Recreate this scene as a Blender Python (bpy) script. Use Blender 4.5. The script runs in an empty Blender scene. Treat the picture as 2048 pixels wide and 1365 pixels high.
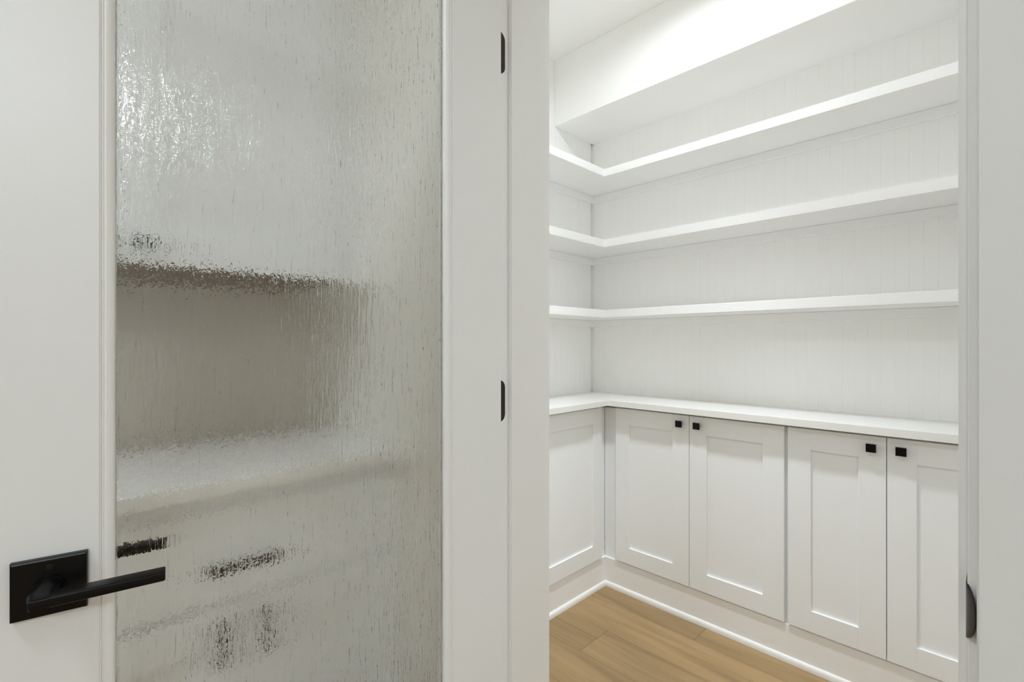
import bpy, bmesh, math, random
from mathutils import Vector, Matrix

random.seed(7)
SC = bpy.context.scene
COL = SC.collection
PI = math.pi

# ------------------------------------------------------------------ camera
cam_d = bpy.data.cameras.new('camera')
cam_d.sensor_width = 36.0
cam_d.lens = 966.0 / 2048.0 * 36.0
cam_d.shift_x = 0.0
cam_d.shift_y = 4.5 / 2048.0
cam_d.clip_start = 0.02
cam_d.clip_end = 60
cam = bpy.data.objects.new('camera', cam_d)
COL.objects.link(cam)
cam.location = (0, 0, 1.186)
cam.rotation_euler = (PI / 2, 0, math.atan2(0.7114, 0.7028))
SC.camera = cam

# ------------------------------------------------------------------ world, exposure
world = bpy.data.worlds.new('world')
SC.world = world
world.use_nodes = True
world.node_tree.nodes['Background'].inputs[0].default_value = (0.75, 0.85, 1.0, 1)
world.node_tree.nodes['Background'].inputs[1].default_value = 0.6
vs = SC.view_settings
vs.view_transform = 'Standard'
vs.look = 'None'
vs.gamma = 1.0
vs.use_curve_mapping = False
vs.exposure = 0.0
SC.cycles.max_bounces = 14
SC.cycles.diffuse_bounces = 12
SC.cycles.glossy_bounces = 4
SC.cycles.transmission_bounces = 10
SC.cycles.sample_clamp_indirect = 30.0
SC.cycles.blur_glossy = 0.0

# ------------------------------------------------------------------ ceiling lamps, some of them added (positions; fixtures are built further down)
CEIL = 2.65
PANTRY_LAMP = (-0.79, 1.40)
PANTRY_COL = (0.89, 0.94, 0.99)
KITCHEN_COL = (0.80, 0.89, 0.965)
PANTRY_SPOT_W = 104.0
PANTRY_W = 8.4
KITCHEN_LAMPS = [(-0.62, -0.75, 13, 0.40), (1.35, -1.4, 10, 0.16), (1.9, -1.0, 29, 0.40), (1.95, -0.62, 2.5, 0.10), (3.3, -1.9, 15, 0.50), (-0.35, -2.9, 2, 0.40), (1.35, -3.2, 2, 0.40), (3.3, -3.2, 2, 0.40)]  # unseen; added to light the kitchen, save the handle-shadow and glint lamps


def lamp(x, y, w, size, colour):
    d = bpy.data.lights.new('ceiling_lamp', 'AREA')
    d.shape = 'DISK'
    d.size = size
    d.energy = w
    d.color = colour
    o = bpy.data.objects.new('ceiling_lamp', d)
    COL.objects.link(o)
    o.location = (x, y, CEIL - 0.012)
    return o


def spot(x, y, w, size, colour, cone, blend):
    # recessed downlight with a reflector: wide soft-edged beam
    d = bpy.data.lights.new('ceiling_lamp', 'SPOT')
    d.spot_size = math.radians(cone)
    d.spot_blend = blend
    d.shadow_soft_size = size / 2
    d.energy = w
    d.color = colour
    o = bpy.data.objects.new('ceiling_lamp', d)
    COL.objects.link(o)
    o.location = (x, y, CEIL - 0.030)
    return o


PL = spot(*PANTRY_LAMP, PANTRY_SPOT_W, 0.11, PANTRY_COL, 72, 1.0)
PL2 = lamp(*PANTRY_LAMP, PANTRY_W, 0.13, PANTRY_COL)
KL = [lamp(x, y, w, sz, KITCHEN_COL) for x, y, w, sz in KITCHEN_LAMPS]


# ------------------------------------------------------------------ helpers
def bx(bm, x0, x1, y0, y1, z0, z1, bev=0.0, seg=1):
    vs_ = [bm.verts.new(p) for p in ((x0, y0, z0), (x1, y0, z0), (x1, y1, z0), (x0, y1, z0),
                                     (x0, y0, z1), (x1, y0, z1), (x1, y1, z1), (x0, y1, z1))]
    fs = [bm.faces.new([vs_[i] for i in f]) for f in
          ((0, 3, 2, 1), (4, 5, 6, 7), (0, 1, 5, 4), (1, 2, 6, 5), (2, 3, 7, 6), (3, 0, 4, 7))]
    if bev:
        es = list({e for f in fs for e in f.edges})
        bmesh.ops.bevel(bm, geom=es, offset=bev, segments=seg, affect='EDGES', clamp_overlap=True)


def prism(bm, pts, z0, z1, bev=0.0):
    lo = [bm.verts.new((x, y, z0)) for x, y in pts]
    hi = [bm.verts.new((x, y, z1)) for x, y in pts]
    n = len(pts)
    fs = [bm.faces.new(list(reversed(lo))), bm.faces.new(hi)]
    for i in range(n):
        fs.append(bm.faces.new((lo[i], lo[(i + 1) % n], hi[(i + 1) % n], hi[i])))
    bmesh.ops.recalc_face_normals(bm, faces=fs)
    if bev:
        es = list({e for f in fs for e in f.edges})
        bmesh.ops.bevel(bm, geom=es, offset=bev, segments=2, affect='EDGES', clamp_overlap=True)


def sweep(bm, prof, a, b, u, v):
    """profile points (p,q) placed at a + p*u + q*v, extruded to b"""
    a, b, u, v = map(Vector, (a, b, u, v))
    A = [bm.verts.new(a + u * p + v * q) for p, q in prof]
    B = [bm.verts.new(b + u * p + v * q) for p, q in prof]
    n = len(prof)
    fs = [bm.faces.new(A), bm.faces.new(list(reversed(B)))]
    for i in range(n):
        fs.append(bm.faces.new((A[i], A[(i + 1) % n], B[(i + 1) % n], B[i])))
    bmesh.ops.recalc_face_normals(bm, faces=fs)


def cyl(bm, c, axis, r, h, n=32, r2=None):
    m = Vector((0, 0, 1)).rotation_difference(Vector(axis)).to_matrix().to_4x4()
    m.translation = Vector(c) + Vector(axis) * (h / 2)
    bmesh.ops.create_cone(bm, cap_ends=True, segments=n, radius1=r, radius2=r if r2 is None else r2, depth=h, matrix=m)


def obj(name, bm, mat, parent=None, smooth=False):
    me = bpy.data.meshes.new(name)
    bm.to_mesh(me)
    bm.free()
    me.materials.append(mat)
    if smooth:
        for p in me.polygons:
            p.use_smooth = True
        me.set_sharp_from_angle(angle=math.radians(35))
    o = bpy.data.objects.new(name, me)
    COL.objects.link(o)
    if parent:
        o.parent = parent
    return o


def boxobj(name, mat, dims, parent=None, bev=0.001):
    bm = bmesh.new()
    bx(bm, *dims, bev=bev)
    return obj(name, bm, mat, parent)


def empty(name, loc=(0, 0, 0), rz=0.0, parent=None):
    o = bpy.data.objects.new(name, None)
    COL.objects.link(o)
    o.empty_display_size = 0.1
    o.location = loc
    o.rotation_euler = (0, 0, rz)
    if parent:
        o.parent = parent
    return o


def tag(o, label, cat, group=None):
    o['label'] = label
    o['category'] = cat
    if group:
        o['group'] = group
    return o


def struct(o, label=None):
    o['kind'] = 'structure'
    if label:
        o['label'] = label
    return o


# ------------------------------------------------------------------ materials
def new_mat(name):
    m = bpy.data.materials.new(name)
    m.use_nodes = True
    nt = m.node_tree
    return m, nt, nt.nodes['Principled BSDF']


def paint(name, colour, rough=0.45, bump=0.0, scale=400.0, spec=0.5, var=0.012):
    m, nt, b = new_mat(name)
    b.inputs['Roughness'].default_value = rough
    b.inputs['Specular IOR Level'].default_value = spec
    tc = nt.nodes.new('ShaderNodeTexCoord')
    n = nt.nodes.new('ShaderNodeTexNoise')
    n.inputs['Scale'].default_value = 3.0
    n.inputs['Detail'].default_value = 3.0
    nt.links.new(tc.outputs['Object'], n.inputs['Vector'])
    mx = nt.nodes.new('ShaderNodeMix')
    mx.data_type = 'RGBA'
    mx.inputs['A'].default_value = (*[c * (1 - var) for c in colour], 1)
    mx.inputs['B'].default_value = (*[min(1, c * (1 + var)) for c in colour], 1)
    nt.links.new(n.outputs['Fac'], mx.inputs['Factor'])
    nt.links.new(mx.outputs['Result'], b.inputs['Base Color'])
    if bump:
        n2 = nt.nodes.new('ShaderNodeTexNoise')
        n2.inputs['Scale'].default_value = scale
        n2.inputs['Detail'].default_value = 2.0
        nt.links.new(tc.outputs['Object'], n2.inputs['Vector'])
        bp = nt.nodes.new('ShaderNodeBump')
        bp.inputs['Strength'].default_value = 1.0
        bp.inputs['Distance'].default_value = bump
        nt.links.new(n2.outputs['Fac'], bp.inputs['Height'])
        nt.links.new(bp.outputs['Normal'], b.inputs['Normal'])
    return m


M_wall = paint('wall_paint', (0.86, 0.86, 0.84), 0.7, 0.00004, 500)
M_pwall = paint('pantry_paint', (0.89, 0.89, 0.875), 0.6, 0.00002, 500)
M_ceil = paint('ceiling_paint', (0.89, 0.89, 0.88), 0.8)
M_trim = paint('trim_paint', (0.85, 0.85, 0.84), 0.38, 0.00001, 300)
M_door = paint('door_paint', (0.84, 0.85, 0.845), 0.36, 0.000012, 260)
M_cab = paint('cabinet_paint', (0.85, 0.865, 0.87), 0.38)
M_shelf = paint('shelf_paint', (0.87, 0.87, 0.865), 0.5)
M_trim_dim = paint('trim_paint_dimmed', (0.79, 0.80, 0.78), 0.38, 0.00001, 300)  # darker copy of the trim paint; this casing's weaker light put into the colour
M_kback = paint('low_bounce_wall', (0.45, 0.44, 0.42), 0.7)  # unseen back wall; dark tone made up to cut bounce light on the casing
M_splash = paint('backsplash_glaze', (0.58, 0.54, 0.47), 0.3, var=0.05)
M_hall = paint('kitchen_wall_paint', (0.82, 0.80, 0.74), 0.7)
M_quartz = paint('white_quartz', (0.83, 0.83, 0.81), 0.16, var=0.03)
M_pad = paint('dark_recess', (0.16, 0.14, 0.12), 0.8)

M_black, _nt, _b = new_mat('matte_black_metal')
_b.inputs['Base Color'].default_value = (0.0035, 0.0032, 0.0032, 1)
_b.inputs['Metallic'].default_value = 0.0
_b.inputs['Specular IOR Level'].default_value = 0.2
_b.inputs['Roughness'].default_value = 0.3
M_bronze, _nt, _b = new_mat('oil_rubbed_bronze')
_b.inputs['Base Color'].default_value = (0.035, 0.028, 0.024, 1)
_b.inputs['Metallic'].default_value = 0.85
_b.inputs['Roughness'].default_value = 0.32
M_lens, _nt, _b = new_mat('lamp_lens')
_b.inputs['Base Color'].default_value = (0.9, 0.9, 0.88, 1)
_b.inputs['Emission Color'].default_value = (*KITCHEN_COL, 1)
_b.inputs['Emission Strength'].default_value = 8.0


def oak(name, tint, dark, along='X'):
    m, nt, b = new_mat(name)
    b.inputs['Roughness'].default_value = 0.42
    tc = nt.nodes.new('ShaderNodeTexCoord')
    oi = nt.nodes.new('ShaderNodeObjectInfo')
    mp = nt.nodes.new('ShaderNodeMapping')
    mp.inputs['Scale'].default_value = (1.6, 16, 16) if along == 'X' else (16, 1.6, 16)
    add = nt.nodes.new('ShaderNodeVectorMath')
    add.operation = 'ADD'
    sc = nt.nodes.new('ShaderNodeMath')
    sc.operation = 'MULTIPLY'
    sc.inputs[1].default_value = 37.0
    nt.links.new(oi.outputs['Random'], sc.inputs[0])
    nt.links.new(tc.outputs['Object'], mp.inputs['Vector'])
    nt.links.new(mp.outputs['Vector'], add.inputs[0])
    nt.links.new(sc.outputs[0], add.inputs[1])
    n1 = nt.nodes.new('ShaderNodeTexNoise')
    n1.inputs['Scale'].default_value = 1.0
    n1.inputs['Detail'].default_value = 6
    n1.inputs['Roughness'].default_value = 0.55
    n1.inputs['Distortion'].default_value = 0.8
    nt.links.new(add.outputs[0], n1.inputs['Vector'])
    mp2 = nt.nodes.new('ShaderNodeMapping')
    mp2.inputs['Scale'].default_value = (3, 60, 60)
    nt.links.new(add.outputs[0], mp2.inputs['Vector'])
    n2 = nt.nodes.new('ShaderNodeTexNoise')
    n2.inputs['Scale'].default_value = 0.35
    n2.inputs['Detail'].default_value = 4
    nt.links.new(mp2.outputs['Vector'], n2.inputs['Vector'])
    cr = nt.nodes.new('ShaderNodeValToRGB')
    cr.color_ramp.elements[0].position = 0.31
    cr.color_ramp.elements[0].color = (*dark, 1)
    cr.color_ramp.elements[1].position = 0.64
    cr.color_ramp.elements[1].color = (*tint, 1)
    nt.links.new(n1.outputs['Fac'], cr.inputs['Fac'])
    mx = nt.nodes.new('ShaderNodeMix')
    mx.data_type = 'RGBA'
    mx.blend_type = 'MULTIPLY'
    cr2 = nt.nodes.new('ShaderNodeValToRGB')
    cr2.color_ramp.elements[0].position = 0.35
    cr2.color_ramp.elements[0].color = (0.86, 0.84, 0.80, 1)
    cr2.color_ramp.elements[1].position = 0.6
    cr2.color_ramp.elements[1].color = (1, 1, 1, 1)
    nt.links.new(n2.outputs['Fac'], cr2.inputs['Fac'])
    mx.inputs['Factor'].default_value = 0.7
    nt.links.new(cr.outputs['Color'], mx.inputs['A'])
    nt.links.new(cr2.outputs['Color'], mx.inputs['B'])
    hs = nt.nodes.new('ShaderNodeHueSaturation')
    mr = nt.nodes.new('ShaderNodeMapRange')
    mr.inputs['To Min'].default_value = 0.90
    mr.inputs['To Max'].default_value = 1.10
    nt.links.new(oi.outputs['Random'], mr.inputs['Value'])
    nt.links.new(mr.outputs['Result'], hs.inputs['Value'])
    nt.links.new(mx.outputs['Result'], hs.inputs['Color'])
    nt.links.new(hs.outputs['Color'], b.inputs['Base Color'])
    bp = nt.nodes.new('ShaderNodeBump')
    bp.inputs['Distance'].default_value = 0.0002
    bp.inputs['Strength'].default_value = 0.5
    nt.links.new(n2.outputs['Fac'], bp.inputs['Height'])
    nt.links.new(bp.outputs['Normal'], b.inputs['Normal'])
    return m


M_oak = oak('oak_floor', (0.375, 0.252, 0.120), (0.255, 0.167, 0.077))
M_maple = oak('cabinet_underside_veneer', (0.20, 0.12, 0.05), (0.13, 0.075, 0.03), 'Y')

# rain glass: clear glass with wavy vertical ripples as fine relief
M_glass, nt, b = new_mat('rain_glass')
b.inputs['Base Color'].default_value = (0.99, 1.0, 0.985, 1)
b.inputs['Roughness'].default_value = 0.0
b.inputs['IOR'].default_value = 1.5
b.inputs['Transmission Weight'].default_value = 1.0
tc = nt.nodes.new('ShaderNodeTexCoord')


def glass_noise(scale, detail, dist):
    mp = nt.nodes.new('ShaderNodeMapping')
    mp.inputs['Scale'].default_value = scale
    nt.links.new(tc.outputs['Object'], mp.inputs['Vector'])
    n = nt.nodes.new('ShaderNodeTexNoise')
    n.inputs['Scale'].default_value = 1.0
    n.inputs['Detail'].default_value = detail
    n.inputs['Distortion'].default_value = dist
    nt.links.new(mp.outputs['Vector'], n.inputs['Vector'])
    return n


g1 = glass_noise((250, 60, 20), 1.0, 0.5)
g2 = glass_noise((210, 60, 120), 2.0, 0.4)
g3 = glass_noise((90, 30, 9), 0.0, 0.0)
g4 = glass_noise((330, 60, 60), 1.0, 0.3)


def ridge(src, lo, hi):
    m = nt.nodes.new('ShaderNodeMapRange')
    m.interpolation_type = 'SMOOTHSTEP'
    m.inputs['From Min'].default_value = lo
    m.inputs['From Max'].default_value = hi
    nt.links.new(src.outputs['Fac'], m.inputs['Value'])
    return m.outputs['Result']


def scaled(sock, k, prev=None):
    m = nt.nodes.new('ShaderNodeMath')
    m.operation = 'MULTIPLY_ADD' if prev else 'MULTIPLY'
    m.inputs[1].default_value = k
    nt.links.new(sock, m.inputs[0])
    if prev:
        nt.links.new(prev, m.inputs[2])
    return m.outputs[0]


# heights in millimetres
hgt = scaled(ridge(g1, 0.50, 0.60), 0.20)
hgt = scaled(ridge(g4, 0.58, 0.68), 0.11, hgt)
hgt = scaled(g2.outputs['Fac'], 0.50, hgt)
hgt = scaled(g3.outputs['Fac'], 0.9, hgt)
bp = nt.nodes.new('ShaderNodeBump')
bp.inputs['Strength'].default_value = 1.0
bp.inputs['Distance'].default_value = 0.001
nt.links.new(hgt, bp.inputs['Height'])
nt.links.new(bp.outputs['Normal'], b.inputs['Normal'])

# ------------------------------------------------------------------ layout constants
Y0, Y1 = 0.690, 0.854          # doorway wall faces (kitchen side, pantry side)
XJ, XS = -0.7498, -0.0246      # jamb faces, hinge side and strike side
HEAD = 2.035
BX, BY = -1.628, 2.255         # beadboard faces, left wall and back wall
XR = 0.05                      # pantry right wall
KX0, KX1, KY0 = -1.640, 4.2, -4.4

# ------------------------------------------------------------------ shell
fl = boxobj('floor', M_oak, (KX0 - 0.12, KX1, KY0, BY + 0.15, -0.06, -0.014), bev=0)
struct(fl, 'light oak plank floor of the pantry')
edges = [BY + 0.10, 2.055]
y = 1.868
while y > 0.5:
    edges.append(y)
    y -= 0.187
edges = edges[1:]
cuts = {0: [-0.861], 1: [-1.95, 0.4], 2: [-1.14], 3: [-0.42], 4: [-1.30, 0.1], 5: [-0.7], 6: [-1.1], 7: [-0.5]}
for i in range(len(edges) - 1):
    ya, yb = edges[i + 1], edges[i]
    xs = [KX0] + [c for c in cuts.get(i, []) if c > KX0 + .1] + [0.85]
    for k in range(len(xs) - 1):
        bm = bmesh.new()
        bx(bm, xs[k] + 0.0003, xs[k + 1] - 0.0003, ya + 0.0003, yb - 0.0003, -0.014, 0.0, bev=0.0011)
        obj('floor_plank', bm, M_oak, fl)
# rest of the kitchen floor, finished level
bm = bmesh.new()
bx(bm, KX0, KX1, KY0, edges[-1] - 0.0005, -0.0135, 0.0)
bx(bm, 0.8505, KX1, edges[-1], Y1, -0.0135, 0.0)
obj('floor_boards', bm, M_oak, fl)

struct(boxobj('ceiling', M_ceil, (KX0 - 0.12, KX1 + 0.12, KY0 - 0.12, BY + 0.15, CEIL, CEIL + 0.1), bev=0),
       'smooth white pantry ceiling')
wl = struct(boxobj('wall_left', M_wall, (KX0 - 0.12, KX0, KY0, BY + 0.132, 0, CEIL), bev=0), 'far end wall of the pantry clad in white beadboard')
wb = struct(boxobj('wall_back', M_wall, (KX0, XR + 0.12, BY + 0.012, BY + 0.132, 0, CEIL), bev=0), 'long pantry wall clad in white vertical beadboard')
struct(boxobj('wall_right', M_pwall, (XR, XR + 0.12, Y1, BY + 0.012, 0, CEIL), bev=0), 'white pantry side wall hidden past the right jamb')
bm = bmesh.new()
bx(bm, KX0, XJ - 0.019, Y0, Y1, 0, CEIL)
bx(bm, XS + 0.019, KX1, Y0, Y1, 0, CEIL)
bx(bm, XJ - 0.019, XS + 0.019, Y0, Y1, HEAD + 0.019, CEIL)
struct(obj('wall_front', bm, M_hall), 'wall with the pantry doorway')
struct(boxobj('wall_kitchen_right', M_wall, (KX1, KX1 + 0.12, KY0, Y1, 0, CEIL), bev=0))
struct(boxobj('wall_kitchen_back', M_kback, (KX0 - 0.12, KX1 + 0.12, KY0 - 0.12, KY0, 0, CEIL), bev=0))
struct(boxobj('wall_bulkhead', M_pwall, (BX, XR, 1.918, BY + 0.012, 2.312, CEIL), bev=0.0015), 'boxed white bulkhead under the pantry ceiling')

# beadboard: one plank per bead, joints recessed
PW = 0.0406


def plank_mesh(h, mat):
    bm = bmesh.new()
    g = 0.0014
    # profile across the plank (p), out of the wall (q): bevelled edges and a small bead
    prof = [(0, 0), (PW, 0), (PW, 0.0109), (PW - g, 0.012), (g, 0.012), (0, 0.0109)]
    sweep(bm, prof, (0, 0, 0), (0, 0, h), (1, 0, 0), (0, -1, 0))
    me = bpy.data.meshes.new('bead_plank')
    bm.to_mesh(me)
    bm.free()
    me.materials.append(mat)
    return me


Z0 = 0.905
pm_back = plank_mesh(2.312 - Z0, M_pwall)
pm_left = plank_mesh(CEIL - Z0, M_pwall)
n = int((XR - BX) / PW) + 1
for i in range(n):
    o = bpy.data.objects.new('bead_plank', pm_back)
    COL.objects.link(o)
    o.location = (XR - (i + 1) * PW, BY + 0.012, Z0)
    o.parent = wb
n = int((BY - Y1) / PW)
for i in range(n):
    o = bpy.data.objects.new('bead_plank', pm_left)
    COL.objects.link(o)
    o.location = (KX0, Y1 + 0.0005 + i * PW, Z0)
    o.rotation_euler = (0, 0, PI / 2)
    o.parent = wl

# ------------------------------------------------------------------ door frame
bm = bmesh.new()
bx(bm, XJ - 0.019, XJ, Y0, Y1, 0, HEAD + 0.019, bev=0.0012)
bx(bm, XJ, XJ + 0.0088, Y0 + 0.039, Y0 + 0.070, 0, HEAD, bev=0.0018, seg=2)
jh = struct(obj('trim_1', bm, M_trim), 'white hinge-side door jamb with stop')
bm = bmesh.new()
bx(bm, XS, XS + 0.019, Y0, Y1, 0, HEAD + 0.019, bev=0.0012)
bx(bm, XS - 0.0087, XS, Y0 + 0.039, Y0 + 0.070, 0, HEAD, bev=0.0018, seg=2)
js = struct(obj('trim_2', bm, M_trim), 'white strike-side door jamb with black strike plate')
bm = bmesh.new()
bx(bm, XJ, XS, Y0, Y1, HEAD, HEAD + 0.019, bev=0.001)
bx(bm, XJ + 0.0088, XS - 0.0087, Y0 + 0.039, Y0 + 0.070, HEAD - 0.0087, HEAD, bev=0.001)
struct(obj('trim_3', bm, M_trim), 'head of the pantry door frame')


def casing(bm, xin, sgn, yface, out, w=0.089, ztop=HEAD + 0.094):
    # flat casing board with eased edges; thickness 16 mm
    xa, xb = (xin, xin + w) if sgn > 0 else (xin - w, xin)
    ya, yb = (yface - 0.016, yface) if out < 0 else (yface, yface + 0.018)
    bx(bm, xa, xb, ya, yb, 0, ztop, bev=0.0018, seg=2)


bm = bmesh.new()
casing(bm, XS + 0.0075, 1, Y0, -1)
struct(obj('trim_4', bm, M_trim_dim), 'flat white door casing right of the opening')
bm = bmesh.new()
casing(bm, XJ - 0.0075, -1, Y0, -1)
struct(obj('trim_5', bm, M_trim), 'white door casing behind the open door')
bm = bmesh.new()
casing(bm, XJ - 0.005, -1, Y1, 1)
struct(obj('trim_6', bm, M_trim), 'white pantry-side casing at the hinge jamb')
bm = bmesh.new()
bx(bm, XJ - 0.0065, XS + 0.0065, Y0 - 0.016, Y0, HEAD + 0.0055, HEAD + 0.094, bev=0.0015)
bx(bm, XJ - 0.004, XS + 0.004, Y1, Y1 + 0.018, HEAD + 0.0055, HEAD + 0.094, bev=0.0015)
struct(obj('trim_7', bm, M_trim), 'white casing over the pantry door')

# strike plate with a curved lip wrapping out of the jamb edge
SZ = 0.9075
bm = bmesh.new()
ns, nk = 25, 9
grid = []
H = 0.0290
for i in range(ns):
    t = -1 + 2 * i / (ns - 1)
    z = SZ + H * t
    w = (max(0.0, 1 - abs(t) ** 2.6)) ** 0.75          # D outline of the lip
    row = []
    # back of plate on the jamb face, then lip leaving the edge and curling round
    for y, x in ((Y0 + 0.030, 0.0), (Y0 + 0.002, 0.0)):
        row.append((XS - 0.0012 + x, y, z))
    for k in range(1, nk):
        a = k / (nk - 1)
        row.append((XS - 0.0012 + 0.0072 * w * a ** 1.6, Y0 + 0.002 - 0.017 * w * a, z))
    grid.append(row)
front = [[bm.verts.new(p) for p in r] for r in grid]
back = [[bm.verts.new((p[0] + 0.0011, p[1] + (0.0007 if j > 2 else 0.0), p[2])) for j, p in enumerate(r)] for r in grid]
nc = len(grid[0])
fs = []
for i in range(ns - 1):
    for j in range(nc - 1):
        fs.append(bm.faces.new((front[i][j], front[i][j + 1], front[i + 1][j + 1], front[i + 1][j])))
        fs.append(bm.faces.new((back[i][j], back[i + 1][j], back[i + 1][j + 1], back[i][j + 1])))
for i in range(ns - 1):
    fs.append(bm.faces.new((front[i][-1], back[i][-1], back[i + 1][-1], front[i + 1][-1])))
    fs.append(bm.faces.new((front[i][0], front[i + 1][0], back[i + 1][0], back[i][0])))
for j in range(nc - 1):
    fs.append(bm.faces.new((front[0][j], back[0][j], back[0][j + 1], front[0][j + 1])))
    fs.append(bm.faces.new((front[-1][j], front[-1][j + 1], back[-1][j + 1], back[-1][j])))
bmesh.ops.recalc_face_normals(bm, faces=fs)
bmesh.ops.remove_doubles(bm, verts=bm.verts, dist=1e-6)
sp = obj('strike_plate', bm, M_bronze, js, smooth=True)
sp['label'] = 'black bronze strike plate with curved lip'

# ------------------------------------------------------------------ the glazed door leaf
PH = math.radians(10)
FX, FY = -0.7105, 0.672
W, TH, DT = 0.720, 0.035, 2.022
door = empty('door_1', (FX, FY, 0.010), -(PI / 2 + PH))
struct(door, 'open white door with full-height rain glass and black lever')
GA, GB, GZ0, GZ1 = 0.1125, 0.6205, 0.26, 1.90


def edged(name, dims, mat, parent, bev=0.002, seg=3):
    bm = bmesh.new()
    bx(bm, *dims, bev=bev, seg=seg)
    return obj(name, bm, mat, parent)


edged('stile', (0, GA, -TH, 0, 0, DT), M_door, door)
edged('stile', (GB, W, -TH, 0, 0, DT), M_door, door)
edged('rail', (GA, GB, -TH, 0, 0, GZ0), M_door, door, 0.0005, 1)
edged('rail', (GA, GB, -TH, 0, GZ1, DT), M_door, door, 0.0005, 1)
# glazing beads: stepped and rounded moulding round the pane, both faces
prof = [(0, -0.0125), (0.0135, -0.0125), (0.0138, -0.0075), (0.0132, -0.0045), (0.0115, -0.0022), (0.0085, -0.0008),
        (0.0050, -0.0004), (0.0040, -0.0014), (0.0028, -0.0014), (0.0014, -0.0004), (0.0006, -0.0012), (0.0, -0.0030)]
prof_b = [(p, -TH - q) for p, q in prof]
for pr in (prof, prof_b):
    bm = bmesh.new(); sweep(bm, pr, (GA, 0, GZ0), (GA, 0, GZ1), (1, 0, 0), (0, 1, 0)); obj('glazing_bead', bm, M_trim, door, True)
    bm = bmesh.new(); sweep(bm, pr, (GB, 0, GZ0), (GB, 0, GZ1), (-1, 0, 0), (0, 1, 0)); obj('glazing_bead', bm, M_trim, door, True)
    bm = bmesh.new(); sweep(bm, pr, (GA + 0.014, 0, GZ0), (GB - 0.014, 0, GZ0), (0, 0, 1), (0, 1, 0)); obj('glazing_bead', bm, M_trim, door, True)
    bm = bmesh.new(); sweep(bm, pr, (GA + 0.014, 0, GZ1), (GB - 0.014, 0, GZ1), (0, 0, -1), (0, 1, 0)); obj('glazing_bead', bm, M_trim, door, True)
gl = boxobj('glass_pane', M_glass, (GA + 0.006, GB - 0.006, -0.0205, -0.0145, GZ0 + 0.006, GZ1 - 0.006), door, bev=0)
gl['label'] = 'clear rain glass with fine wavy vertical ripples'

# hinges: leaf let into the jamb, barrel outside, three of them
for hz in (1.8055, 1.063, 0.32):
    bm = bmesh.new()
    # rounded jamb leaf, drawn in the plane of the jamb face
    r, yb, ya = 0.0159, Y0 + 0.0280, Y0 - 0.004
    pts = [(ya, hz - 0.0445), (yb - r, hz - 0.0445)]
    pts += [(yb - r + r * math.sin(a), hz - 0.0445 + r - r * math.cos(a)) for a in [PI / 2 * k / 6 for k in range(1, 7)]]
    pts += [(yb - r + r * math.cos(a), hz + 0.0445 - r + r * math.sin(a)) for a in [PI / 2 * k / 6 for k in range(0, 7)]]
    pts += [(ya, hz + 0.0445)]
    A = [bm.verts.new((XJ + 0.0002, p[0], p[1])) for p in pts]
    B = [bm.verts.new((XJ + 0.0018, p[0], p[1])) for p in pts]
    fs = [bm.faces.new(A), bm.faces.new(list(reversed(B)))]
    for k in range(len(pts)):
        fs.append(bm.faces.new((A[k], A[(k + 1) % len(pts)], B[(k + 1) % len(pts)], B[k])))
    bmesh.ops.recalc_face_normals(bm, faces=fs)
    cyl(bm, (XJ + 0.001, Y0 - 0.009, hz - 0.0445), (0, 0, 1), 0.0055, 0.089, 20)
    h = obj('hinge', bm, M_bronze, jh)
    h['label'] = 'dark bronze door hinge with rounded leaf'

# lever handles
SA, ZA = 0.6680, 0.888 - 0.010


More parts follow.
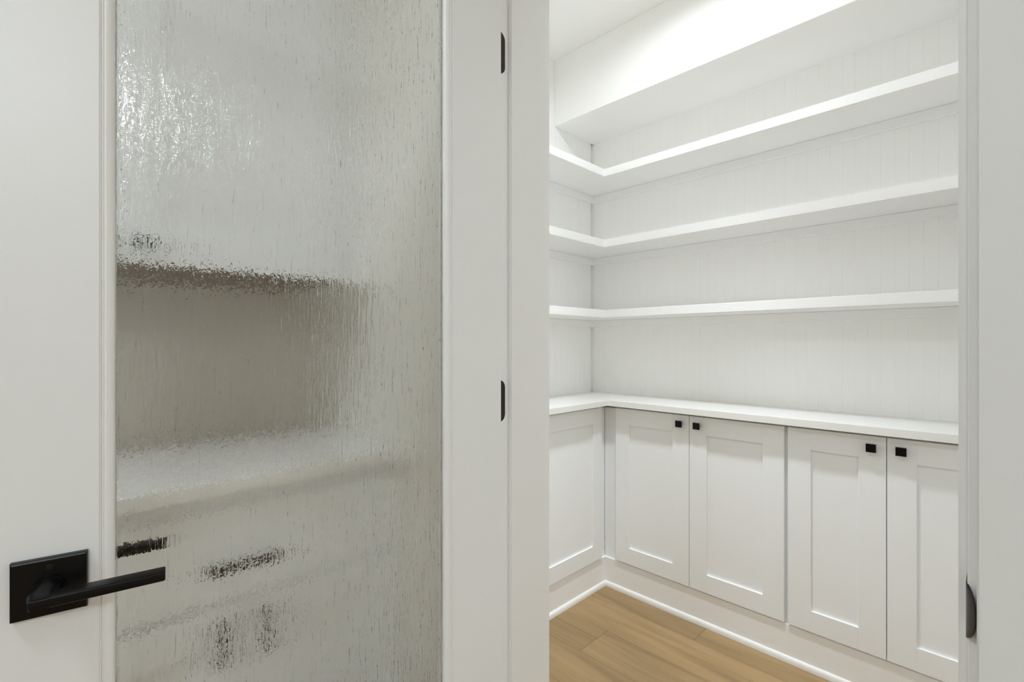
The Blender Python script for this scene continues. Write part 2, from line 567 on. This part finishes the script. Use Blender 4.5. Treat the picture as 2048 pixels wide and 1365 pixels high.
def lever_set(side):
    # side +1: visible face (y = 0 outwards), -1: other face
    y0 = 0.0 if side > 0 else -TH
    h = empty('door_handle', (SA, y0, ZA), 0.0, door)
    h['label'] = 'matte black lever on a square rosette' if side > 0 else 'black lever seen through the glass'
    s = side
    bm = bmesh.new()
    q = 0.0350
    # plate: straight sides then a chamfer to the face
    a = [(-q, -q), (q, -q), (q, q), (-q, q)]
    rings = [(1.0, 0.0), (1.0, 0.0065), (0.982, 0.0082), (0.93, 0.0090)]
    vv = [[bm.verts.new((px * f, s * d, pz * f)) for px, pz in a] for f, d in rings]
    fs = [bm.faces.new(vv[0]), bm.faces.new(vv[-1])]
    for i in range(len(rings) - 1):
        for k in range(4):
            fs.append(bm.faces.new((vv[i][k], vv[i][(k + 1) % 4], vv[i + 1][(k + 1) % 4], vv[i + 1][k])))
    bmesh.ops.recalc_face_normals(bm, faces=fs)
    obj('rosette', bm, M_black, h)
    bm = bmesh.new()
    cyl(bm, (0, s * 0.009, 0.0245), (0, s, 0), 0.0036, 0.0006, 20)
    cyl(bm, (0, s * 0.0096, 0.0245), (0, s, 0), 0.0020, 0.0004, 16)
    obj('emergency_release', bm, M_bronze, h)
    bm = bmesh.new()
    cyl(bm, (0, s * 0.009, 0), (0, s, 0), 0.0155, 0.004, 40, 0.0150)
    obj('collar', bm, M_black, h, smooth=True)
    # neck flowing into a flat bar: loft of rounded rectangles / circle
    bm = bmesh.new()
    secs = []
    N = 28

    def sec(c, u, v, ru, rv, e):
        c, u, v = Vector(c), Vector(u), Vector(v)
        out = []
        for k in range(N):
            t = 2 * PI * k / N
            cu, sv = math.cos(t), math.sin(t)
            out.append(c + u * (ru * math.copysign(abs(cu) ** e, cu)) + v * (rv * math.copysign(abs(sv) ** e, sv)))
        return out

    # neck: axis along +y, then turns toward -x (toward the hinge side)
    X = Vector((1, 0, 0)); Yv = Vector((0, s, 0)); Z = Vector((0, 0, 1))
    secs.append(sec((0, s * 0.010, 0), X, Z, 0.0135, 0.0135, 1.0))
    secs.append(sec((0, s * 0.022, 0), X, Z, 0.0132, 0.0125, 1.0))
    secs.append(sec((0.0015, s * 0.030, 0), X, Z, 0.0130, 0.0100, 0.85))
    secs.append(sec((0.0030, s * 0.038, -0.0005), X, Z, 0.0118, 0.0080, 0.6))
    secs.append(sec((0.0005, s * 0.049, -0.0012), X, Z, 0.0102, 0.0062, 0.35))
    secs.append(sec((0.0005, s * 0.0545, -0.0012), X, Z, 0.0098, 0.0060, 0.3))
    rv = [[bm.verts.new(p) for p in r] for r in secs]
    fs = []
    for i in range(len(rv) - 1):
        for k in range(N):
            fs.append(bm.faces.new((rv[i][k], rv[i][(k + 1) % N], rv[i + 1][(k + 1) % N], rv[i + 1][k])))
    fs.append(bm.faces.new(rv[0])); fs.append(bm.faces.new(rv[-1]))
    # bar toward the hinges
    bars = []
    for xx, yc, ry, rz in ((0.0112, 0.0440, 0.0098, 0.0056), (0.0100, 0.0440, 0.0109, 0.0062), (-0.012, 0.0440, 0.0112, 0.0063), (-0.1145, 0.0430, 0.0112, 0.0060),
                           (-0.1160, 0.0430, 0.0102, 0.0053)):
        bars.append([bm.verts.new(p) for p in sec((xx, s * yc, -0.0015), Yv, Z, ry, rz, 0.28)])
    for i in range(len(bars) - 1):
        for k in range(N):
            fs.append(bm.faces.new((bars[i][k], bars[i][(k + 1) % N], bars[i + 1][(k + 1) % N], bars[i + 1][k])))
    fs.append(bm.faces.new(bars[0])); fs.append(bm.faces.new(bars[-1]))
    bmesh.ops.recalc_face_normals(bm, faces=fs)
    obj('lever', bm, M_black, h, smooth=True)


lever_set(1)
lever_set(-1)

# ------------------------------------------------------------------ cabinets
FR = 0.075   # stile / rail width


def knob(parent, x, z, mat=M_black):
    bm = bmesh.new()
    cyl(bm, (x, -0.019, z), (0, -1, 0), 0.0075, 0.016, 16, 0.006)
    q = 0.0138
    rings = [(0.80, 0.0330), (1.0, 0.0355), (1.0, 0.0420), (0.94, 0.0435)]
    vv = [[bm.verts.new((x + px * q * f, -d, z + pz * q * f)) for px, pz in ((-1, -1), (1, -1), (1, 1), (-1, 1))] for f, d in rings]
    fs = [bm.faces.new(vv[0]), bm.faces.new(vv[-1])]
    for i in range(3):
        for k in range(4):
            fs.append(bm.faces.new((vv[i][k], vv[i][(k + 1) % 4], vv[i + 1][(k + 1) % 4], vv[i + 1][k])))
    bmesh.ops.recalc_face_normals(bm, faces=fs)
    return obj('knob', bm, mat, parent)


def pull(parent, xa, xb, za, zb):
    bm = bmesh.new()
    vert = abs(zb - za) > abs(xb - xa)
    if vert:
        bx(bm, xa - 0.006, xa + 0.006, -0.054, -0.044, za, zb, bev=0.001)
        for z in (za + 0.012, zb - 0.012):
            bx(bm, xa - 0.005, xa + 0.005, -0.0445, -0.018, z - 0.005, z + 0.005)
    else:
        bx(bm, xa, xb, -0.054, -0.044, za - 0.006, za + 0.006, bev=0.001)
        for x in (xa + 0.012, xb - 0.012):
            bx(bm, x - 0.005, x + 0.005, -0.0445, -0.018, za - 0.005, za + 0.005)
    return obj('pull', bm, M_black, parent)


def shaker(name, parent, x0, x1, z0, z1, mat=M_cab, fr=FR):
    bm = bmesh.new()
    bx(bm, x0, x0 + fr, -0.019, -0.0005, z0, z1, bev=0.0007)
    bx(bm, x1 - fr, x1, -0.019, -0.0005, z0, z1, bev=0.0007)
    bx(bm, x0 + fr, x1 - fr, -0.019, -0.0005, z0, z0 + fr, bev=0.0003)
    bx(bm, x0 + fr, x1 - fr, -0.019, -0.0005, z1 - fr, z1, bev=0.0003)
    d = obj(name, bm, mat, parent)
    bm = bmesh.new()
    bx(bm, x0 + fr - 0.004, x1 - fr + 0.004, -0.0105, -0.002, z0 + fr - 0.004, z1 - fr + 0.004)
    obj('panel', bm, mat, d)
    return d


DZ0, DZ1 = 0.146, 0.8755


def base_cabinet(label, loc, rz, w, depth, doors, group):
    c = empty('base_cabinet', loc, rz)
    tag(c, label, 'cabinet', group)
    bm = bmesh.new()
    bx(bm, 0, w, 0, depth, 0.0, 0.8705, bev=0.0006)
    bx(bm, 0.001, w - 0.001, 0.05, depth, 0.8705, 0.8868)
    obj('cabinet_body', bm, M_cab, c)
    for x0, x1, kx in doors:
        d = shaker('door', c, x0, x1, DZ0, DZ1)
        if kx is not None:
            knob(d, kx, DZ1 - 0.0365)
    return c


GR = 'white pantry base cabinets'
FYP = 2.004      # face plane of the long run
FXP = -1.377     # face plane of the end run
BD = BY - FYP - 0.001
base_cabinet('white two-door base cabinet nearest the inner corner, black square knobs', (-1.3765, FYP, 0), 0, 0.815, BD,
             [(0.0750, 0.4405, 0.4035), (0.4430, 0.8090, 0.4815)], GR)
base_cabinet('white two-door base cabinet at the right, partly hidden by the door jamb', (-0.5610, FYP, 0), 0, 0.610, BD,
             [(0.0055, 0.2965, 0.2590), (0.2990, 0.5900, 0.3370)], GR)
# end run, facing +X: local x -> +Y
base_cabinet('white base cabinet on the short end wall, left of the inner corner', (FXP, 0.862, 0), PI / 2, 1.1415, abs(BX - FXP) - 0.001,
             [(0.1400, 0.6090, 0.572), (0.6120, 1.0945, 0.649)], GR)

# worktop
bm = bmesh.new()
prism(bm, [(BX + 0.0005, Y1 + 0.001), (-1.3165, Y1 + 0.001), (-1.3165, 1.943), (XR - 0.001, 1.943), (XR - 0.001, BY - 0.0005), (BX + 0.0005, BY - 0.0005)],
      0.887, 0.914, bev=0.0012)
wt = obj('worktop', bm, M_quartz)
tag(wt, 'white quartz worktop turning the pantry corner on the base cabinets', 'worktop')

# toe boards and shoe moulding
bb = boxobj('baseboard_back', M_shelf, (-1.3670, XR, 1.9940, 2.0037, 0, 0.138), bev=0.0005)
struct(bb, 'flat white base board under the long cabinet run')
bl = boxobj('baseboard_left', M_shelf, (-1.3767, -1.3670, 0.865, 2.0035, 0, 0.138), bev=0.0005)
struct(bl, 'flat white base board under the end cabinets')
q = [(0, 0), (0.010, 0)] + [(0.010 * math.cos(a), 0.007 + 0.016 * math.sin(a)) for a in [PI / 2 * k / 6 for k in range(7)]]
bm = bmesh.new()
sweep(bm, q, (-1.3670, 1.9939, 0), (XR, 1.9939, 0), (0, -1, 0), (0, 0, 1))
obj('shoe_moulding', bm, M_shelf, bb, smooth=True)
bm = bmesh.new()
sweep(bm, q, (-1.3669, 0.865, 0), (-1.3669, 1.9939, 0), (1, 0, 0), (0, 0, 1))
obj('shoe_moulding', bm, M_shelf, bl, smooth=True)

# ------------------------------------------------------------------ shelves
for zb, label in ((2.011, 'uppermost white L-shaped wall shelf, just below the bulkhead'),
                  (1.661, 'middle white L-shaped wall shelf of the three'),
                  (1.313, 'lowest white L-shaped wall shelf, above the worktop')):
    s = empty('wall_shelf', (BX, BY, zb))
    tag(s, label, 'shelf', 'white pantry shelves')
    bm = bmesh.new()
    L = Y1 + 0.001 - BY
    prism(bm, [(0.0005, L), (0.249, L), (0.249, -0.249), (XR - 0.001 - BX, -0.249), (XR - 0.001 - BX, -0.0005), (0.0005, -0.0005)], 0, 0.0385, bev=0.0015)
    obj('shelf_board', bm, M_shelf, s)
    bm = bmesh.new()
    bx(bm, 0.018, XR - 0.001 - BX, -0.018, -0.0005, -0.036, -0.0005, bev=0.001)
    obj('cleat', bm, M_shelf, s)
    bm = bmesh.new()
    bx(bm, 0.0005, 0.018, L, -0.0005, -0.036, -0.0005, bev=0.001)
    obj('cleat', bm, M_shelf, s)

# ------------------------------------------------------------------ kitchen run seen through the glass
KF = -1.127      # face frame plane of kitchen base cabinets


def kitchen_base(y, w, label):
    k = empty('base_cabinet', (KF, y, 0), PI / 2)
    tag(k, label, 'cabinet')
    boxobj('cabinet_body', M_cab, (0, w, 0, 0.51, 0.10, 0.8835), k)
    boxobj('toe_kick', M_cab, (0, w, 0.07, 0.09, 0, 0.10), k)
    h = w / 2
    dr = boxobj('drawer', M_cab, (0.006, w - 0.006, -0.019, -0.0005, 0.666, 0.848), k, bev=0.0015)
    pull(dr, h - 0.066, h + 0.066, 0.737, 0.737)
    dl = shaker('door', k, 0.006, h - 0.0015, 0.125, 0.652)
    pull(dl, h - 0.042, h - 0.042, 0.545, 0.632)
    dl = shaker('door', k, h + 0.0015, w - 0.006, 0.125, 0.652)
    pull(dl, h + 0.042, h + 0.042, 0.545, 0.632)


kitchen_base(-0.076, 0.765, 'white kitchen base cabinet with black pulls, blurred behind the rain glass')
kitchen_base(-0.982, 0.905, 'white kitchen base cabinet nearer the camera, out beyond the door edge')

o = boxobj('worktop', M_quartz, (-1.6285, -1.083, -1.03, Y0 - 0.0005, 0.884, 0.914), bev=0.0015)
tag(o, 'pale kitchen worktop, blurred behind the rain glass', 'worktop')
o = boxobj('backsplash', M_splash, (KX0 + 0.0005, -1.629, -1.03, Y0 - 0.0005, 0.914, 1.353), bev=0)
tag(o, 'taupe backsplash between kitchen worktop and wall cabinets, behind the glass', 'backsplash')

UF = -1.299
for ys, wd, label in ((-0.345, 0.945, 'white kitchen wall cabinet with brown underside, blurred behind the glass'),
                      (-1.300, 0.950, 'white kitchen wall cabinet nearer the camera, beyond the door edge')):
    u = empty('wall_cabinet', (UF, ys, 1.353), PI / 2)
    tag(u, label, 'cabinet')
    boxobj('cabinet_body', M_cab, (0, wd, 0, 0.329, 0.019, 1.10), u)
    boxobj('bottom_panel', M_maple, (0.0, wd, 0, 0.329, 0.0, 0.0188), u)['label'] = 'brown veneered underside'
    if ys > -1:
        boxobj('filler', M_cab, (wd + 0.0002, wd + 0.0895, -0.002, 0.329, 0.0, 1.10), u)
    h = wd / 2
    dl = shaker('door', u, 0.010, h - 0.0015, 0.004, 1.09)
    knob(dl, h - 0.038, 0.043)
    dl = shaker('door', u, h + 0.0015, wd - 0.010, 0.004, 1.09)
    knob(dl, h + 0.038, 0.043)

# ------------------------------------------------------------------ recessed lights, some added as kitchen fill
def fixture(x, y, label, r):
    t = empty('recessed_light', (x, y, CEIL))
    tag(t, label, 'light', 'recessed ceiling lights')
    bm = bmesh.new()
    prof = [(r, -0.001), (r, -0.020), (r + 0.004, -0.024), (r + 0.022, -0.004), (r + 0.022, -0.0005)]
    N = 40
    rings = [[bm.verts.new((p * math.cos(2 * PI * i / N), p * math.sin(2 * PI * i / N), q)) for p, q in prof] for i in range(N)]
    for i in range(N):
        for j in range(len(prof)):
            bm.faces.new((rings[i][j], rings[(i + 1) % N][j], rings[(i + 1) % N][(j + 1) % len(prof)], rings[i][(j + 1) % len(prof)]))
    bmesh.ops.recalc_face_normals(bm, faces=bm.faces)
    obj('trim_ring', bm, M_trim, t, smooth=True)
    bm = bmesh.new()
    cyl(bm, (0, 0, -0.010), (0, 0, 1), r - 0.0005, 0.006, 40)
    obj('lens', bm, M_lens, t)


fixture(*PANTRY_LAMP, 'round recessed light in the pantry ceiling', 0.075)
KN = ['added unseen light that brightens the cabinets behind the glass', 'small kitchen ceiling light facing the open door', 'wide added light, unseen, lighting the cabinets through the glass door',
      'smallest kitchen ceiling light, mirrored in the rain glass',
      'added kitchen fill light nearest the far right wall', 'added kitchen fill light in the back left corner',
      'added kitchen fill light in the back middle', 'added kitchen fill light in the back right corner']
for (x, y, w_, sz), nm in zip(KITCHEN_LAMPS, KN):
    fixture(x, y, nm, sz / 2 + 0.003)
